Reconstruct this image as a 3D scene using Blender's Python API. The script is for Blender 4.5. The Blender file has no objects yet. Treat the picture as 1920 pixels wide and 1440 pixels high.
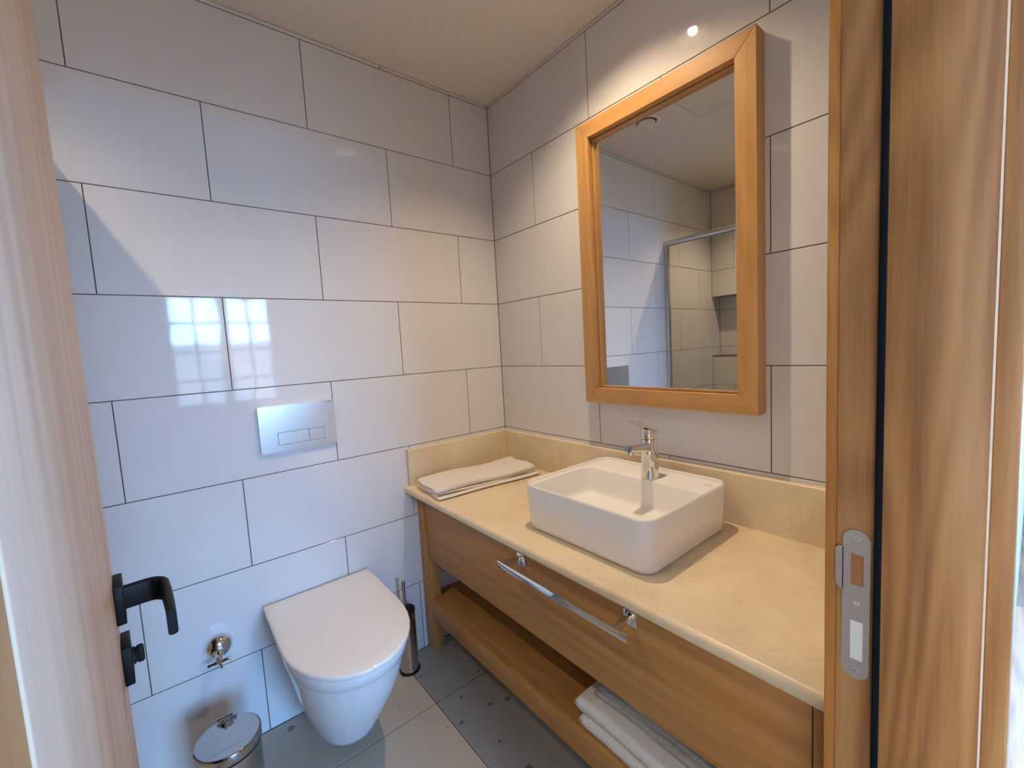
import bpy, bmesh, math, random
from mathutils import Vector, Matrix
random.seed(7)
SC = bpy.context.scene
COL = SC.collection
PI = math.pi
R = math.radians

# ------------------------------------------------------------------ camera
cam_d = bpy.data.cameras.new('camera')
cam_d.sensor_width = 36.0
cam_d.lens = 799.23 / 1920 * 36.0
cam_d.clip_start = 0.005
cam_d.clip_end = 200
cam = bpy.data.objects.new('camera', cam_d)
COL.objects.link(cam)
rx, ux, fx = Vector((.77417, -.63051, -.05575)), Vector((.09736, .03159, .99475)), Vector((.62544, .77553, -.08584))
M = Matrix((rx, ux, -fx)).transposed().to_4x4()
M.translation = Vector((-1.2776, -1.6575, 1.2894))
cam.matrix_world = M
SC.camera = cam

# ------------------------------------------------------------------ world, sun, exposure
SC.view_settings.view_transform = 'Standard'
SC.view_settings.look = 'None'
SC.view_settings.gamma = 1.0
SC.view_settings.exposure = 0.0
SC.cycles.use_denoising = True
SC.cycles.use_adaptive_sampling = True
SC.cycles.adaptive_threshold = 0.02
SC.cycles.max_bounces = 10
SC.cycles.diffuse_bounces = 5
SC.cycles.glossy_bounces = 5
SC.cycles.transmission_bounces = 8
SC.cycles.transparent_max_bounces = 12
SC.cycles.sample_clamp_indirect = 6.0
SC.cycles.blur_glossy = 0.3

SKY_STRENGTH = 86.0
SUN_STRENGTH = 150.0
LAMP_W = (48.0, 44.0)

wd = bpy.data.worlds.new('sky')
SC.world = wd
wd.use_nodes = True
wn, wl = wd.node_tree.nodes, wd.node_tree.links
wn.clear()
wo = wn.new('ShaderNodeOutputWorld')
wb = wn.new('ShaderNodeBackground')
wt = wn.new('ShaderNodeTexCoord')
wx = wn.new('ShaderNodeSeparateXYZ')
wr = wn.new('ShaderNodeValToRGB')           # clear blue sky, paler towards the horizon, the same all the way round
wr.color_ramp.elements[0].position = 0.0
wr.color_ramp.elements[0].color = (.25, .52, 1.0, 1)
wr.color_ramp.elements[1].position = 0.7
wr.color_ramp.elements[1].color = (.19, .45, 1.0, 1)
wl.new(wt.outputs['Generated'], wx.inputs[0])
wl.new(wx.outputs['Z'], wr.inputs[0])
wl.new(wr.outputs[0], wb.inputs['Color'])
wb.inputs['Strength'].default_value = SKY_STRENGTH
wl.new(wb.outputs[0], wo.inputs['Surface'])

sd = bpy.data.lights.new('sun', 'SUN')
sd.energy = SUN_STRENGTH
sd.angle = R(.6)
sd.color = (1, .97, .92)
sun = bpy.data.objects.new('sun', sd)
COL.objects.link(sun)
sun.rotation_euler = Vector((.25, .75, 1.0)).to_track_quat('Z', 'Y').to_euler()   # high, from behind the house

# ------------------------------------------------------------------ materials
def nt(name):
    m = bpy.data.materials.new(name)
    m.use_nodes = True
    n, l = m.node_tree.nodes, m.node_tree.links
    return m, n, l, n['Principled BSDF']

def setp(b, **k):
    for a, v in k.items():
        a = a.replace('_', ' ')
        for i in b.inputs:
            if i.name.lower() == a.lower():
                i.default_value = v
                break

def c4(c): return (c[0], c[1], c[2], 1)

def plain(name, col, rough=.5, metal=0., var=.04, scale=30, bump=0., bscale=60, coat=0., spec=.5):
    m, n, l, b = nt(name)
    setp(b, roughness=rough, metallic=metal, coat_weight=coat, specular_ior_level=spec)
    tc = n.new('ShaderNodeTexCoord')
    no = n.new('ShaderNodeTexNoise'); no.inputs['Scale'].default_value = scale; no.inputs['Detail'].default_value = 3
    l.new(tc.outputs['Object'], no.inputs['Vector'])
    mx = n.new('ShaderNodeMix'); mx.data_type = 'RGBA'
    mx.inputs[6].default_value = c4([x * (1 - var) for x in col])
    mx.inputs[7].default_value = c4([min(1, x * (1 + var)) for x in col])
    l.new(no.outputs['Fac'], mx.inputs[0])
    l.new(mx.outputs[2], b.inputs['Base Color'])
    if bump:
        n2 = n.new('ShaderNodeTexNoise'); n2.inputs['Scale'].default_value = bscale; n2.inputs['Detail'].default_value = 2
        l.new(tc.outputs['Object'], n2.inputs['Vector'])
        bp = n.new('ShaderNodeBump'); bp.inputs['Strength'].default_value = 1; bp.inputs['Distance'].default_value = bump
        l.new(n2.outputs['Fac'], bp.inputs['Height'])
        l.new(bp.outputs[0], b.inputs['Normal'])
    return m

def ramp(n, stops):
    r = n.new('ShaderNodeValToRGB')
    e = r.color_ramp.elements
    while len(e) < len(stops): e.new(.5)
    for i, (p, c) in enumerate(stops):
        e[i].position = p; e[i].color = c4(c)
    return r

def wood(name, light, mid, dark, axis='Z', rough=.42, figure=1.0, off=0.0, spec=.4, streak=1.0, rings=62.):
    m, n, l, b = nt(name)
    setp(b, roughness=rough, specular_ior_level=spec)
    tc = n.new('ShaderNodeTexCoord')
    def mp(sc_across, sc_along, o=0.):
        k = n.new('ShaderNodeMapping')
        s = [sc_across] * 3
        s['XYZ'.index(axis)] = sc_along
        k.inputs['Scale'].default_value = s
        k.inputs['Location'].default_value = (off + o, off * .7 + o, off * 1.3)
        l.new(tc.outputs['Object'], k.inputs['Vector'])
        return k
    # broad cathedral figure: contour lines of a stretched noise
    a = mp(5.5, .75)
    n1 = n.new('ShaderNodeTexNoise'); n1.inputs['Scale'].default_value = 1.0; n1.inputs['Detail'].default_value = 1.2
    n1.inputs['Distortion'].default_value = .5
    l.new(a.outputs[0], n1.inputs['Vector'])
    mu = n.new('ShaderNodeMath'); mu.operation = 'MULTIPLY'; mu.inputs[1].default_value = rings
    l.new(n1.outputs['Fac'], mu.inputs[0])
    si = n.new('ShaderNodeMath'); si.operation = 'SINE'; l.new(mu.outputs[0], si.inputs[0])
    ma = n.new('ShaderNodeMath'); ma.operation = 'MULTIPLY_ADD'; ma.inputs[1].default_value = .5; ma.inputs[2].default_value = .5
    l.new(si.outputs[0], ma.inputs[0])
    # medium streaks
    bq = mp(38, 1.6, 3.1)
    n2 = n.new('ShaderNodeTexNoise'); n2.inputs['Scale'].default_value = 1.0; n2.inputs['Detail'].default_value = 4
    l.new(bq.outputs[0], n2.inputs['Vector'])
    # fine pores
    cq = mp(420, 14, 1.3)
    n3 = n.new('ShaderNodeTexNoise'); n3.inputs['Scale'].default_value = 1.0; n3.inputs['Detail'].default_value = 2
    l.new(cq.outputs[0], n3.inputs['Vector'])
    s1 = n.new('ShaderNodeMath'); s1.operation = 'MULTIPLY'; s1.inputs[1].default_value = .20 * figure
    l.new(ma.outputs[0], s1.inputs[0])
    s2 = n.new('ShaderNodeMath'); s2.operation = 'MULTIPLY_ADD'; s2.inputs[1].default_value = .85
    l.new(n2.outputs['Fac'], s2.inputs[0]); l.new(s1.outputs[0], s2.inputs[2])
    s3 = n.new('ShaderNodeMath'); s3.operation = 'MULTIPLY_ADD'; s3.inputs[1].default_value = .30
    l.new(n3.outputs['Fac'], s3.inputs[0]); l.new(s2.outputs[0], s3.inputs[2])
    c_ = .655 - (1 - figure) * .10
    rp = ramp(n, [(c_ - .26 / max(streak, .3), light), (c_, mid), (c_ + .26 / max(streak, .3), dark)])
    l.new(s3.outputs[0], rp.inputs[0])
    l.new(rp.outputs[0], b.inputs['Base Color'])
    bp = n.new('ShaderNodeBump'); bp.inputs['Strength'].default_value = .35; bp.inputs['Distance'].default_value = .0004
    l.new(n3.outputs['Fac'], bp.inputs['Height']); l.new(bp.outputs[0], b.inputs['Normal'])
    return m

OAK = dict(light=(.60, .33, .115), mid=(.50, .26, .082), dark=(.35, .165, .048), figure=.7, streak=.6)
OAKV = dict(light=(.50, .245, .075), mid=(.41, .185, .050), dark=(.28, .115, .028), figure=.7, streak=.6, spec=.3)
van_y = wood('vanity_oak_lengthwise', axis='Y', off=.9, **OAKV)
van_z = wood('vanity_oak_upright', axis='Z', off=4.7, **OAKV)
oak_x = wood('warm_oak_across', axis='X', **OAK)
oak_y = wood('warm_oak_lengthwise', axis='Y', off=.4, **OAK)
oak_z = wood('warm_oak_upright', axis='Z', off=1.7, **OAK)
FR = dict(light=(.355, .172, .058), mid=(.275, .120, .037), dark=(.170, .066, .019), spec=.2)
jamb_m = wood('door_frame_oak', axis='Z', off=2.3, figure=1.1, streak=.8, rings=105., **FR)
leaf_m = wood('door_leaf_oak', axis='Z', off=5.2, figure=.6, streak=.7, light=(.66, .54, .44), mid=(.56, .44, .35), dark=(.39, .28, .21), spec=.15)
trim_x = wood('head_trim_oak', axis='X', off=6.6, figure=.8, **{k: v for k, v in FR.items()})
edge_m = plain('pale_veneer_edge_highlight', (.72, .58, .42), .5)  # pale wood edge; on the hinge side the bevel highlight is painted in
trim_m = wood('orange_trim_oak', axis='Z', off=8.1, figure=.8, light=(.46, .20, .05), mid=(.37, .145, .033), dark=(.25, .09, .018), spec=.15)

def tile_mat():
    m, n, l, b = nt('glossy_white_wall_tile')
    setp(b, roughness=.045, specular_ior_level=.33)
    tc = n.new('ShaderNodeTexCoord'); g = n.new('ShaderNodeNewGeometry')
    no = n.new('ShaderNodeTexNoise'); no.inputs['Scale'].default_value = 3; no.inputs['Detail'].default_value = 2
    l.new(g.outputs['Position'], no.inputs['Vector'])
    mx = n.new('ShaderNodeMix'); mx.data_type = 'RGBA'
    mx.inputs[6].default_value = (.70, .675, .66, 1); mx.inputs[7].default_value = (.735, .71, .695, 1)
    l.new(no.outputs['Fac'], mx.inputs[0]); l.new(mx.outputs[2], b.inputs['Base Color'])
    n2 = n.new('ShaderNodeTexNoise'); n2.inputs['Scale'].default_value = 9; n2.inputs['Detail'].default_value = 1.5
    l.new(g.outputs['Position'], n2.inputs['Vector'])
    bp = n.new('ShaderNodeBump'); bp.inputs['Strength'].default_value = 1; bp.inputs['Distance'].default_value = .00032
    l.new(n2.outputs['Fac'], bp.inputs['Height']); l.new(bp.outputs[0], b.inputs['Normal'])
    return m
tile_m = tile_mat()
grout_m = plain('dark_grout', (.075, .062, .052), .9)

def floor_mat():
    m, n, l, b = nt('beige_terrazzo_tile')
    setp(b, roughness=.38, specular_ior_level=.4)
    g = n.new('ShaderNodeNewGeometry')
    v = n.new('ShaderNodeTexVoronoi'); v.inputs['Scale'].default_value = 17; v.inputs['Randomness'].default_value = 1
    l.new(g.outputs['Position'], v.inputs['Vector'])
    nz = n.new('ShaderNodeTexNoise'); nz.inputs['Scale'].default_value = 90
    l.new(g.outputs['Position'], nz.inputs['Vector'])
    ad = n.new('ShaderNodeMath'); ad.operation = 'MULTIPLY_ADD'; ad.inputs[1].default_value = .22
    l.new(nz.outputs['Fac'], ad.inputs[0]); l.new(v.outputs['Distance'], ad.inputs[2])
    sep = n.new('ShaderNodeSeparateColor'); l.new(v.outputs['Color'], sep.inputs[0])
    th = n.new('ShaderNodeMath'); th.operation = 'MULTIPLY_ADD'; th.inputs[1].default_value = .30; th.inputs[2].default_value = .02
    l.new(sep.outputs[0], th.inputs[0])
    lt = n.new('ShaderNodeMath'); lt.operation = 'LESS_THAN'; l.new(ad.outputs[0], lt.inputs[0]); l.new(th.outputs[0], lt.inputs[1])
    n2 = n.new('ShaderNodeTexNoise'); n2.inputs['Scale'].default_value = 4; l.new(g.outputs['Position'], n2.inputs['Vector'])
    mx = n.new('ShaderNodeMix'); mx.data_type = 'RGBA'
    mx.inputs[6].default_value = (.43, .36, .275, 1); mx.inputs[7].default_value = (.52, .435, .335, 1)
    l.new(n2.outputs['Fac'], mx.inputs[0])
    m2 = n.new('ShaderNodeMix'); m2.data_type = 'RGBA'; m2.inputs[7].default_value = (.22, .185, .15, 1)
    l.new(lt.outputs[0], m2.inputs[0]); l.new(mx.outputs[2], m2.inputs[6]); l.new(m2.outputs[2], b.inputs['Base Color'])
    return m
floor_m = floor_mat()

def marble_mat():
    m, n, l, b = nt('cream_marble')
    setp(b, roughness=.30, specular_ior_level=.4)
    g = n.new('ShaderNodeNewGeometry')
    n1 = n.new('ShaderNodeTexNoise'); n1.inputs['Scale'].default_value = 5; n1.inputs['Detail'].default_value = 6; n1.inputs['Distortion'].default_value = .6
    l.new(g.outputs['Position'], n1.inputs['Vector'])
    rp = ramp(n, [(.3, (.65, .505, .315)), (.7, (.78, .645, .435))])
    l.new(n1.outputs['Fac'], rp.inputs[0])
    n2 = n.new('ShaderNodeTexNoise'); n2.inputs['Scale'].default_value = 9; n2.inputs['Detail'].default_value = 5; n2.inputs['Distortion'].default_value = 1.6
    l.new(g.outputs['Position'], n2.inputs['Vector'])
    ab = n.new('ShaderNodeMath'); ab.operation = 'SUBTRACT'; ab.inputs[1].default_value = .5; l.new(n2.outputs['Fac'], ab.inputs[0])
    a2 = n.new('ShaderNodeMath'); a2.operation = 'ABSOLUTE'; l.new(ab.outputs[0], a2.inputs[0])
    r2 = ramp(n, [(.0, (.22, .22, .22)), (.012, (0, 0, 0))]); l.new(a2.outputs[0], r2.inputs[0])
    mx = n.new('ShaderNodeMix'); mx.data_type = 'RGBA'; mx.inputs[7].default_value = (.42, .30, .16, 1)
    l.new(r2.outputs[0], mx.inputs[0]); l.new(rp.outputs[0], mx.inputs[6]); l.new(mx.outputs[2], b.inputs['Base Color'])
    return m
marble_m = marble_mat()

ceil_m = plain('painted_ceiling', (.74, .69, .62), .85, bump=.0003, bscale=200)
plaster_m = plain('white_plaster', (.52, .50, .47), .9, bump=.0006, bscale=120)
china_m = plain('white_glazed_ceramic', (.80, .785, .77), .07, var=.01, spec=.55)
basin_m = plain('white_basin_ceramic', (.84, .82, .795), .12, var=.01, spec=.5)
seat_m = plain('white_seat_plastic', (.89, .84, .78), .10, var=.01, spec=.5)
gap_m = plain('dark_trim_gap_shade', (.12, .13, .15), .6)  # dark trim and joints; under the toilet lid it is painted shade
chrome_m = plain('polished_chrome', (.80, .79, .77), .05, 1., .02)
steel_m = plain('brushed_steel', (.60, .57, .52), .16, 1., .05, 300)
satin_m = plain('satin_strike_steel', (.30, .255, .22), .5, .5, .03)
black_m = plain('black_powder_coat', (.006, .006, .0065), .5, spec=.18)
rubber_m = plain('black_rubber', (.004, .0045, .005), .8, spec=.08)
plate_m = plain('satin_chrome_plate', (.72, .76, .80), .22, .75, .01)
groove_m = plain('dark_blue_gap', (.10, .14, .20), .6)
alu_m = plain('silver_anodised_profile', (.62, .63, .62), .22, .8, .02)
white_m = plain('white_plastic', (.72, .70, .66), .4)
towel_m = plain('white_terry', (.80, .735, .67), .95, var=.05, bump=.0022, bscale=520)
towel2_m = plain('shelf_white_terry', (.78, .76, .72), .95, var=.05, bump=.0022, bscale=420)
greytowel_m = plain('grey_terry', (.37, .34, .30), .95, var=.06, bump=.0022, bscale=420)
curtain_m = plain('sheer_curtain', (.78, .78, .76), .9)

def mirror_mat():
    m, n, l, b = nt('mirror_glass')
    setp(b, roughness=0., metallic=1.)
    b.inputs['Base Color'].default_value = (.85, .85, .83, 1)
    return m
mirror_m = mirror_mat()

def glass_mat():
    m = bpy.data.materials.new('clear_glass'); m.use_nodes = True
    n, l = m.node_tree.nodes, m.node_tree.links; n.clear()
    o = n.new('ShaderNodeOutputMaterial'); mx = n.new('ShaderNodeMixShader')
    t = n.new('ShaderNodeBsdfTransparent'); t.inputs[0].default_value = (.95, .955, .94, 1)
    g = n.new('ShaderNodeBsdfGlossy'); g.inputs['Roughness'].default_value = 0.
    fr = n.new('ShaderNodeFresnel'); fr.inputs[0].default_value = 1.45
    l.new(fr.outputs[0], mx.inputs[0]); l.new(t.outputs[0], mx.inputs[1]); l.new(g.outputs[0], mx.inputs[2]); l.new(mx.outputs[0], o.inputs[0])
    return m
glass_m = glass_mat()

def emit(name, col, s):
    m, n, l, b = nt(name)
    setp(b, roughness=.5)
    b.inputs['Base Color'].default_value = c4(col)
    b.inputs['Emission Color'].default_value = c4(col)
    b.inputs['Emission Strength'].default_value = s
    return m
bulb_m = emit('warm_bulb', (1., .80, .52), 260)

# ------------------------------------------------------------------ object helpers
ORG = {}
def tag(o, label=None, cat=None, group=None, kind=None):
    if label: o['label'] = label
    if cat: o['category'] = cat
    if group: o['group'] = group
    if kind: o['kind'] = kind
    return o

def thing(name, loc, label=None, cat=None, group=None, kind=None, rotz=0):
    o = bpy.data.objects.new(name, None)
    o.empty_display_size = .05
    COL.objects.link(o)
    o.location = loc
    o.rotation_euler = (0, 0, rotz)
    ORG[o.name] = Vector((0, 0, 0)) if rotz else Vector(loc)   # a turned thing takes local coordinates
    return tag(o, label, cat, group, kind)

def link(name, me, mat=None, parent=None, **k):
    o = bpy.data.objects.new(name, me)
    COL.objects.link(o)
    if mat is not None and not me.materials: me.materials.append(mat)
    if parent is not None:
        o.parent = parent
        ORG[o.name] = ORG[parent.name]
    else:
        ORG[o.name] = Vector((0, 0, 0))
    return tag(o, **k)

def finish(bm, name, mat, parent=None, sharp=35, smooth=True, **k):
    """world coordinates in; placed below its parent's origin"""
    bmesh.ops.recalc_face_normals(bm, faces=bm.faces)
    if smooth:
        for f in bm.faces: f.smooth = True
        lim = R(sharp)
        for e in bm.edges:
            e.smooth = len(e.link_faces) == 2 and e.calc_face_angle(0) < lim
    sh = None
    if parent is not None: sh = ORG[parent.name]
    else:
        lo = Vector([min(v.co[i] for v in bm.verts) for i in range(3)])
        hi = Vector([max(v.co[i] for v in bm.verts) for i in range(3)])
        sh = Vector(((lo.x + hi.x) / 2, (lo.y + hi.y) / 2, lo.z))
    bmesh.ops.translate(bm, verts=bm.verts, vec=-sh)
    me = bpy.data.meshes.new(name)
    bm.to_mesh(me); bm.free()
    o = link(name, me, mat, parent, **k)
    if parent is None:
        o.location = sh; ORG[o.name] = sh.copy()
    return o

def bbox(bm, lo, hi, bev=0, seg=2, mat_i=0):
    lo, hi = Vector(lo), Vector(hi)
    for i in range(3):
        if lo[i] > hi[i]: lo[i], hi[i] = hi[i], lo[i]
    vs = [bm.verts.new((x, y, z)) for x in (lo.x, hi.x) for y in (lo.y, hi.y) for z in (lo.z, hi.z)]
    fs = [bm.faces.new([vs[i] for i in f]) for f in ((0, 1, 3, 2), (4, 6, 7, 5), (0, 4, 5, 1), (2, 3, 7, 6), (0, 2, 6, 4), (1, 5, 7, 3))]
    if bev:
        es = list({e for f in fs for e in f.edges})
        bmesh.ops.bevel(bm, geom=es, offset=bev, segments=seg, profile=.5, affect='EDGES')
    return vs

def box(name, lo, hi, mat, parent=None, bev=0, seg=2, **k):
    bm = bmesh.new(); bbox(bm, lo, hi, bev, seg)
    return finish(bm, name, mat, parent, smooth=bev > 0, sharp=50, **k)

def loft(bm, loops, cap0=True, cap1=True, closed=True):
    rings = [[bm.verts.new(p) for p in L] for L in loops]
    n = len(rings[0])
    for a, b in zip(rings, rings[1:]):
        for i in range(n if closed else n - 1):
            j = (i + 1) % n
            try: bm.faces.new((a[i], a[j], b[j], b[i]))
            except ValueError: pass
    if cap0: bm.faces.new(list(reversed(rings[0])))
    if cap1: bm.faces.new(rings[-1])
    return rings

def basis(d):
    d = Vector(d).normalized()
    u = d.orthogonal().normalized() if abs(d.z) > .999 else d.cross(Vector((0, 0, 1))).normalized()
    return u, d.cross(u).normalized(), d

def lathe(bm, c, prof, axis=(0, 0, 1), n=40, cap0=True, cap1=True):
    """prof: (radius, distance along the axis)"""
    c = Vector(c); u, v, d = basis(axis)
    loops = [[c + d * h + (u * math.cos(2 * PI * i / n) + v * math.sin(2 * PI * i / n)) * max(r, 1e-5) for i in range(n)] for r, h in prof]
    return loft(bm, loops, cap0, cap1)

def rrect(cx, cy, hx, hy, r, n=7):
    pts = []
    for sx, sy, a0 in ((1, 1, 0), (-1, 1, 90), (-1, -1, 180), (1, -1, 270)):
        for k in range(n + 1):
            a = R(a0 + 90 * k / n)
            pts.append((cx + sx * (hx - r) + r * math.cos(a), cy + sy * (hy - r) + r * math.sin(a)))
    return pts

def sweep(bm, path, sect, ups=None, cap=True):
    """sect: list of (a,b) or a function of t giving one; a along the side vector, b along the up vector"""
    P = [Vector(p) for p in path]; loops = []
    for i, p in enumerate(P):
        d = (P[min(i + 1, len(P) - 1)] - P[max(i - 1, 0)]).normalized()
        up = Vector(ups if ups else (0, 0, 1))
        s = d.cross(up).normalized(); w = s.cross(d).normalized()
        sc = sect(i / (len(P) - 1)) if callable(sect) else sect
        loops.append([p + s * a + w * b for a, b in sc])
    loft(bm, loops, cap, cap)

def circ(r, n=16): return [(r * math.cos(2 * PI * i / n), r * math.sin(2 * PI * i / n)) for i in range(n)]

# ------------------------------------------------------------------ tiled surfaces
# A surface is given by origin O, in-plane axes U (along) and V (up) and inward normal N; tiles face N.
MESHES = {}
def tile_mesh(U, V, N, w, h, t, key, mat, ch=.0009):
    k = (key, round(w, 4), round(h, 4))
    if k in MESHES: return MESHES[k]
    bm = bmesh.new()
    def P(a, b, c): return bm.verts.new(U * a + V * b + N * c)
    x, y = w / 2, h / 2
    back = [P(-x, -y, -.004), P(x, -y, -.004), P(x, y, -.004), P(-x, y, -.004)]
    mid = [P(-x, -y, -ch), P(x, -y, -ch), P(x, y, -ch), P(-x, y, -ch)]
    c = min(ch, x * .4, y * .4)
    top = [P(-x + c, -y + c, 0), P(x - c, -y + c, 0), P(x - c, y - c, 0), P(-x + c, y - c, 0)]
    for a, b in ((back, mid), (mid, top)):
        for i in range(4): bm.faces.new((a[i], a[(i + 1) % 4], b[(i + 1) % 4], b[i]))
    bm.faces.new(top); bm.faces.new(back[::-1])
    bmesh.ops.recalc_face_normals(bm, faces=bm.faces)
    me = bpy.data.meshes.new('tile'); bm.to_mesh(me); bm.free(); me.materials.append(mat)
    MESHES[k] = me
    return me

def sub(rect, hole):
    a0, b0, a1, b1 = rect; c0, d0, c1, d1 = hole
    if c0 >= a1 or c1 <= a0 or d0 >= b1 or d1 <= b0: return [rect]
    out = []
    if d0 > b0: out.append((a0, b0, a1, d0))
    if d1 < b1: out.append((a0, d1, a1, b1))
    m0, m1 = max(b0, d0), min(b1, d1)
    if c0 > a0: out.append((a0, m0, c0, m1))
    if c1 < a1: out.append((c1, m0, a1, m1))
    return out

def lay(parent, key, O, U, V, N, u0, u1, v0, v1, rows, step=.6, hole=None, mat=None, name='tile', gap=.0026, holes=()):
    """rows: list of (v_low, v_high, first joint)"""
    U, V, N, O = Vector(U), Vector(V), Vector(N), Vector(O)
    hs = list(holes) + ([hole] if hole else [])
    for a, b, j in rows:
        a, b = max(a, v0), min(b, v1)
        if b - a < .004: continue
        js = [u0] + [j + k * step for k in range(-12, 16) if u0 + .004 < j + k * step < u1 - .004] + [u1]
        for p, q in zip(js, js[1:]):
            rs = [(p, a, q, b)]
            for h in hs: rs = [s for r_ in rs for s in sub(r_, h)]
            for r_ in rs:
                w, h = r_[2] - r_[0] - gap, r_[3] - r_[1] - gap
                if w < .006 or h < .004: continue
                me = tile_mesh(U, V, N, w, h, 0, key, mat or tile_m)
                o = bpy.data.objects.new(name, me); COL.objects.link(o); o.parent = parent
                o.location = O + U * ((r_[0] + r_[2]) / 2) + V * ((r_[1] + r_[3]) / 2) - ORG[parent.name]

H = 2.415
XL = -2.20          # far side of the shower
YD = -1.508         # bathroom face of the door wall
YO = -1.632         # bedroom face of the door wall
JR, JL = -.655, -1.313        # lining faces where the door shuts
SR, SL = -.667, -1.3015       # stop faces
def rws(odd, even):
    r = [(2.4, 2.7, even)]
    for i in range(8):
        r.append((2.1 - .3 * i, 2.4 - .3 * i, odd if i % 2 == 0 else even))
    return r

# back wall (toilet), plane y=0
b = .0014
w_back = box('wall_back', (XL - .16, b, -.1), (.12, .12, H + .05), grout_m, kind='structure')
lay(w_back, 'A', (0, 0, 0), (-1, 0, 0), (0, 0, 1), (0, -1, 0), 0.0, -XL, 0.0, H, rws(.206, .5155))
# right wall (mirror, vanity), plane x=0
w_right = box('wall_right', (b, YD - .01, -.1), (.12, b, H + .05), grout_m, kind='structure')
lay(w_right, 'B', (0, 0, 0), (0, -1, 0), (0, 0, 1), (-1, 0, 0), 0.0, -YD, 0.0, H, rws(.600, .2905))
# left wall (shower) with a niche, plane x=XL
NZ0, NZ1, NY, ND = 1.13, 1.60, -.50, .13
bm = bmesh.new()
for lo, hi in (((XL - .3, YD - .01, -.1), (XL - b, b, NZ0)), ((XL - .3, YD - .01, NZ1), (XL - b, b, H + .05)),
               ((XL - .3, YD - .01, NZ0), (XL - b, NY, NZ1)), ((XL - .3, NY, NZ0), (XL - ND - b, b, NZ1))):
    bbox(bm, lo, hi)
w_left = finish(bm, 'wall_left', grout_m, smooth=False, kind='structure')
lay(w_left, 'C', (XL, 0, 0), (0, -1, 0), (0, 0, 1), (1, 0, 0), 0.0, -YD, 0.0, H, rws(.47, .17), hole=(0, NZ0, -NY, NZ1))
lay(w_left, 'C', (XL - ND, 0, 0), (0, -1, 0), (0, 0, 1), (1, 0, 0), 0.0, -NY, NZ0, NZ1, rws(.47, .17), name='niche_tile')
lay(w_back, 'A', (0, 0, 0), (-1, 0, 0), (0, 0, 1), (0, -1, 0), -XL, -XL + ND, NZ0, NZ1, rws(.206, .5155), name='niche_tile')
box('niche_sill', (XL - ND, NY, NZ0 - .006), (XL + .002, 0, NZ0 + .004), gap_m, w_left)
box('niche_edge', (XL - .004, NY, NZ1 - .006), (XL + .002, 0, NZ1 + .001), gap_m, w_left)
# door wall, plane y=YD, with the opening
bm = bmesh.new()
for lo, hi in (((XL - .3, YO, -.1), (JL - .02, YD - b, 2.7)), ((JR + .02, YO, -.1), (3.4, YD - b, 2.7)), ((JL - .02, YO, 2.08), (JR + .02, YD - b, 2.7))):
    bbox(bm, lo, hi)
w_front = finish(bm, 'wall_front', plaster_m, smooth=False, kind='structure')
lay(w_front, 'D', (0, YD, 0), (-1, 0, 0), (0, 0, 1), (0, 1, 0), 0.0, -XL, 0.0, H, rws(.35, .05), hole=(-JR - .075, -.01, -JL + .075, 2.12))

# floor tiles
fl = box('floor', (XL - .02, YO + .06, -.05), (.02, .02, -.0014), grout_m, kind='structure')
rows = [(-.3, .3, .025), (-.9, -.3, .025), (-1.6, -.9, .025)]
lay(fl, 'F', (0, 0, 0), (-1, 0, 0), (0, 1, 0), (0, 0, 1), 0.0, -XL, YO + .07, 0.0, rows, mat=floor_m, gap=.003)

# ceiling
LAMPS = ((-.38, -.80), (-1.79, -.62))
bm = bmesh.new()
cells = [(XL - .3, YD - .02, .12, .12)]
for lx, ly in LAMPS:
    cells = [q for c in cells for q in sub(c, (lx - .0585, ly - .0585, lx + .0585, ly + .0585))]
for c in cells: bbox(bm, (c[0], c[1], H), (c[2], c[3], H + .05))
ce = finish(bm, 'ceiling', ceil_m, smooth=False, kind='structure')

# ------------------------------------------------------------------ the bedroom outside the door
BY = -4.5
bf = box('floor', (-3.2, BY, -.05), (3.2, YO + .06, -.002), gap_m, kind='structure')
plank_mats = []
for i in range(4):
    k = .8 + .14 * i
    m = wood('floor_plank_oak', axis='X', off=3.3 * i + 1, rough=.22, light=(.58 * k, .28 * k, .10 * k), mid=(.46 * k, .20 * k, .065 * k), dark=(.24 * k, .10 * k, .03 * k))
    plank_mats.append(m)
pk = 0
y = YO + .058
while y > BY + .02:
    x = -3.2 + (.5 if pk % 2 else 0) - .4 * ((pk // 2) % 2)
    while x < 3.2:
        x0, x1 = max(x, -3.2), min(x + 1.2, 3.2)
        y0 = max(y - .118, BY)
        if x1 - x0 > .02:
            me = tile_mesh(Vector((1, 0, 0)), Vector((0, 1, 0)), Vector((0, 0, 1)), x1 - x0 - .002, y - y0, 0, 'P%d' % (pk % 4), plank_mats[pk % 4], .0012)
            o = bpy.data.objects.new('plank', me); COL.objects.link(o); o.parent = bf
            o.location = Vector(((x0 + x1) / 2, (y + y0) / 2, 0)) - ORG[bf.name]
            pk += 1
        x += 1.2
    y -= .12
box('ceiling', (-3.4, BY - .2, 2.7), (3.4, YD - .02, 2.75), plaster_m, kind='structure')
box('wall_left', (-3.4, BY - .2, -.1), (-3.2, YO, 2.7), plaster_m, kind='structure')
def wall_with_window(name, axis, pos, thick, a0, a1, wa0, wa1, wz0, wz1):
    bm = bmesh.new()
    for p, q, z0, z1 in ((a0, wa0, -.1, 2.7), (wa1, a1, -.1, 2.7), (wa0, wa1, -.1, wz0), (wa0, wa1, wz1, 2.7)):
        if z1 - z0 < .002: continue
        if axis == 'y': bbox(bm, (p, pos - thick, z0), (q, pos, z1))
        else: bbox(bm, (pos, p, z0), (pos + thick, q, z1))
    return finish(bm, name, plaster_m, smooth=False, kind='structure')
W1 = (-1.24, -.14, .76, 2.12)
W2 = (-3.9, -1.72, .02, 2.2)
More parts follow.
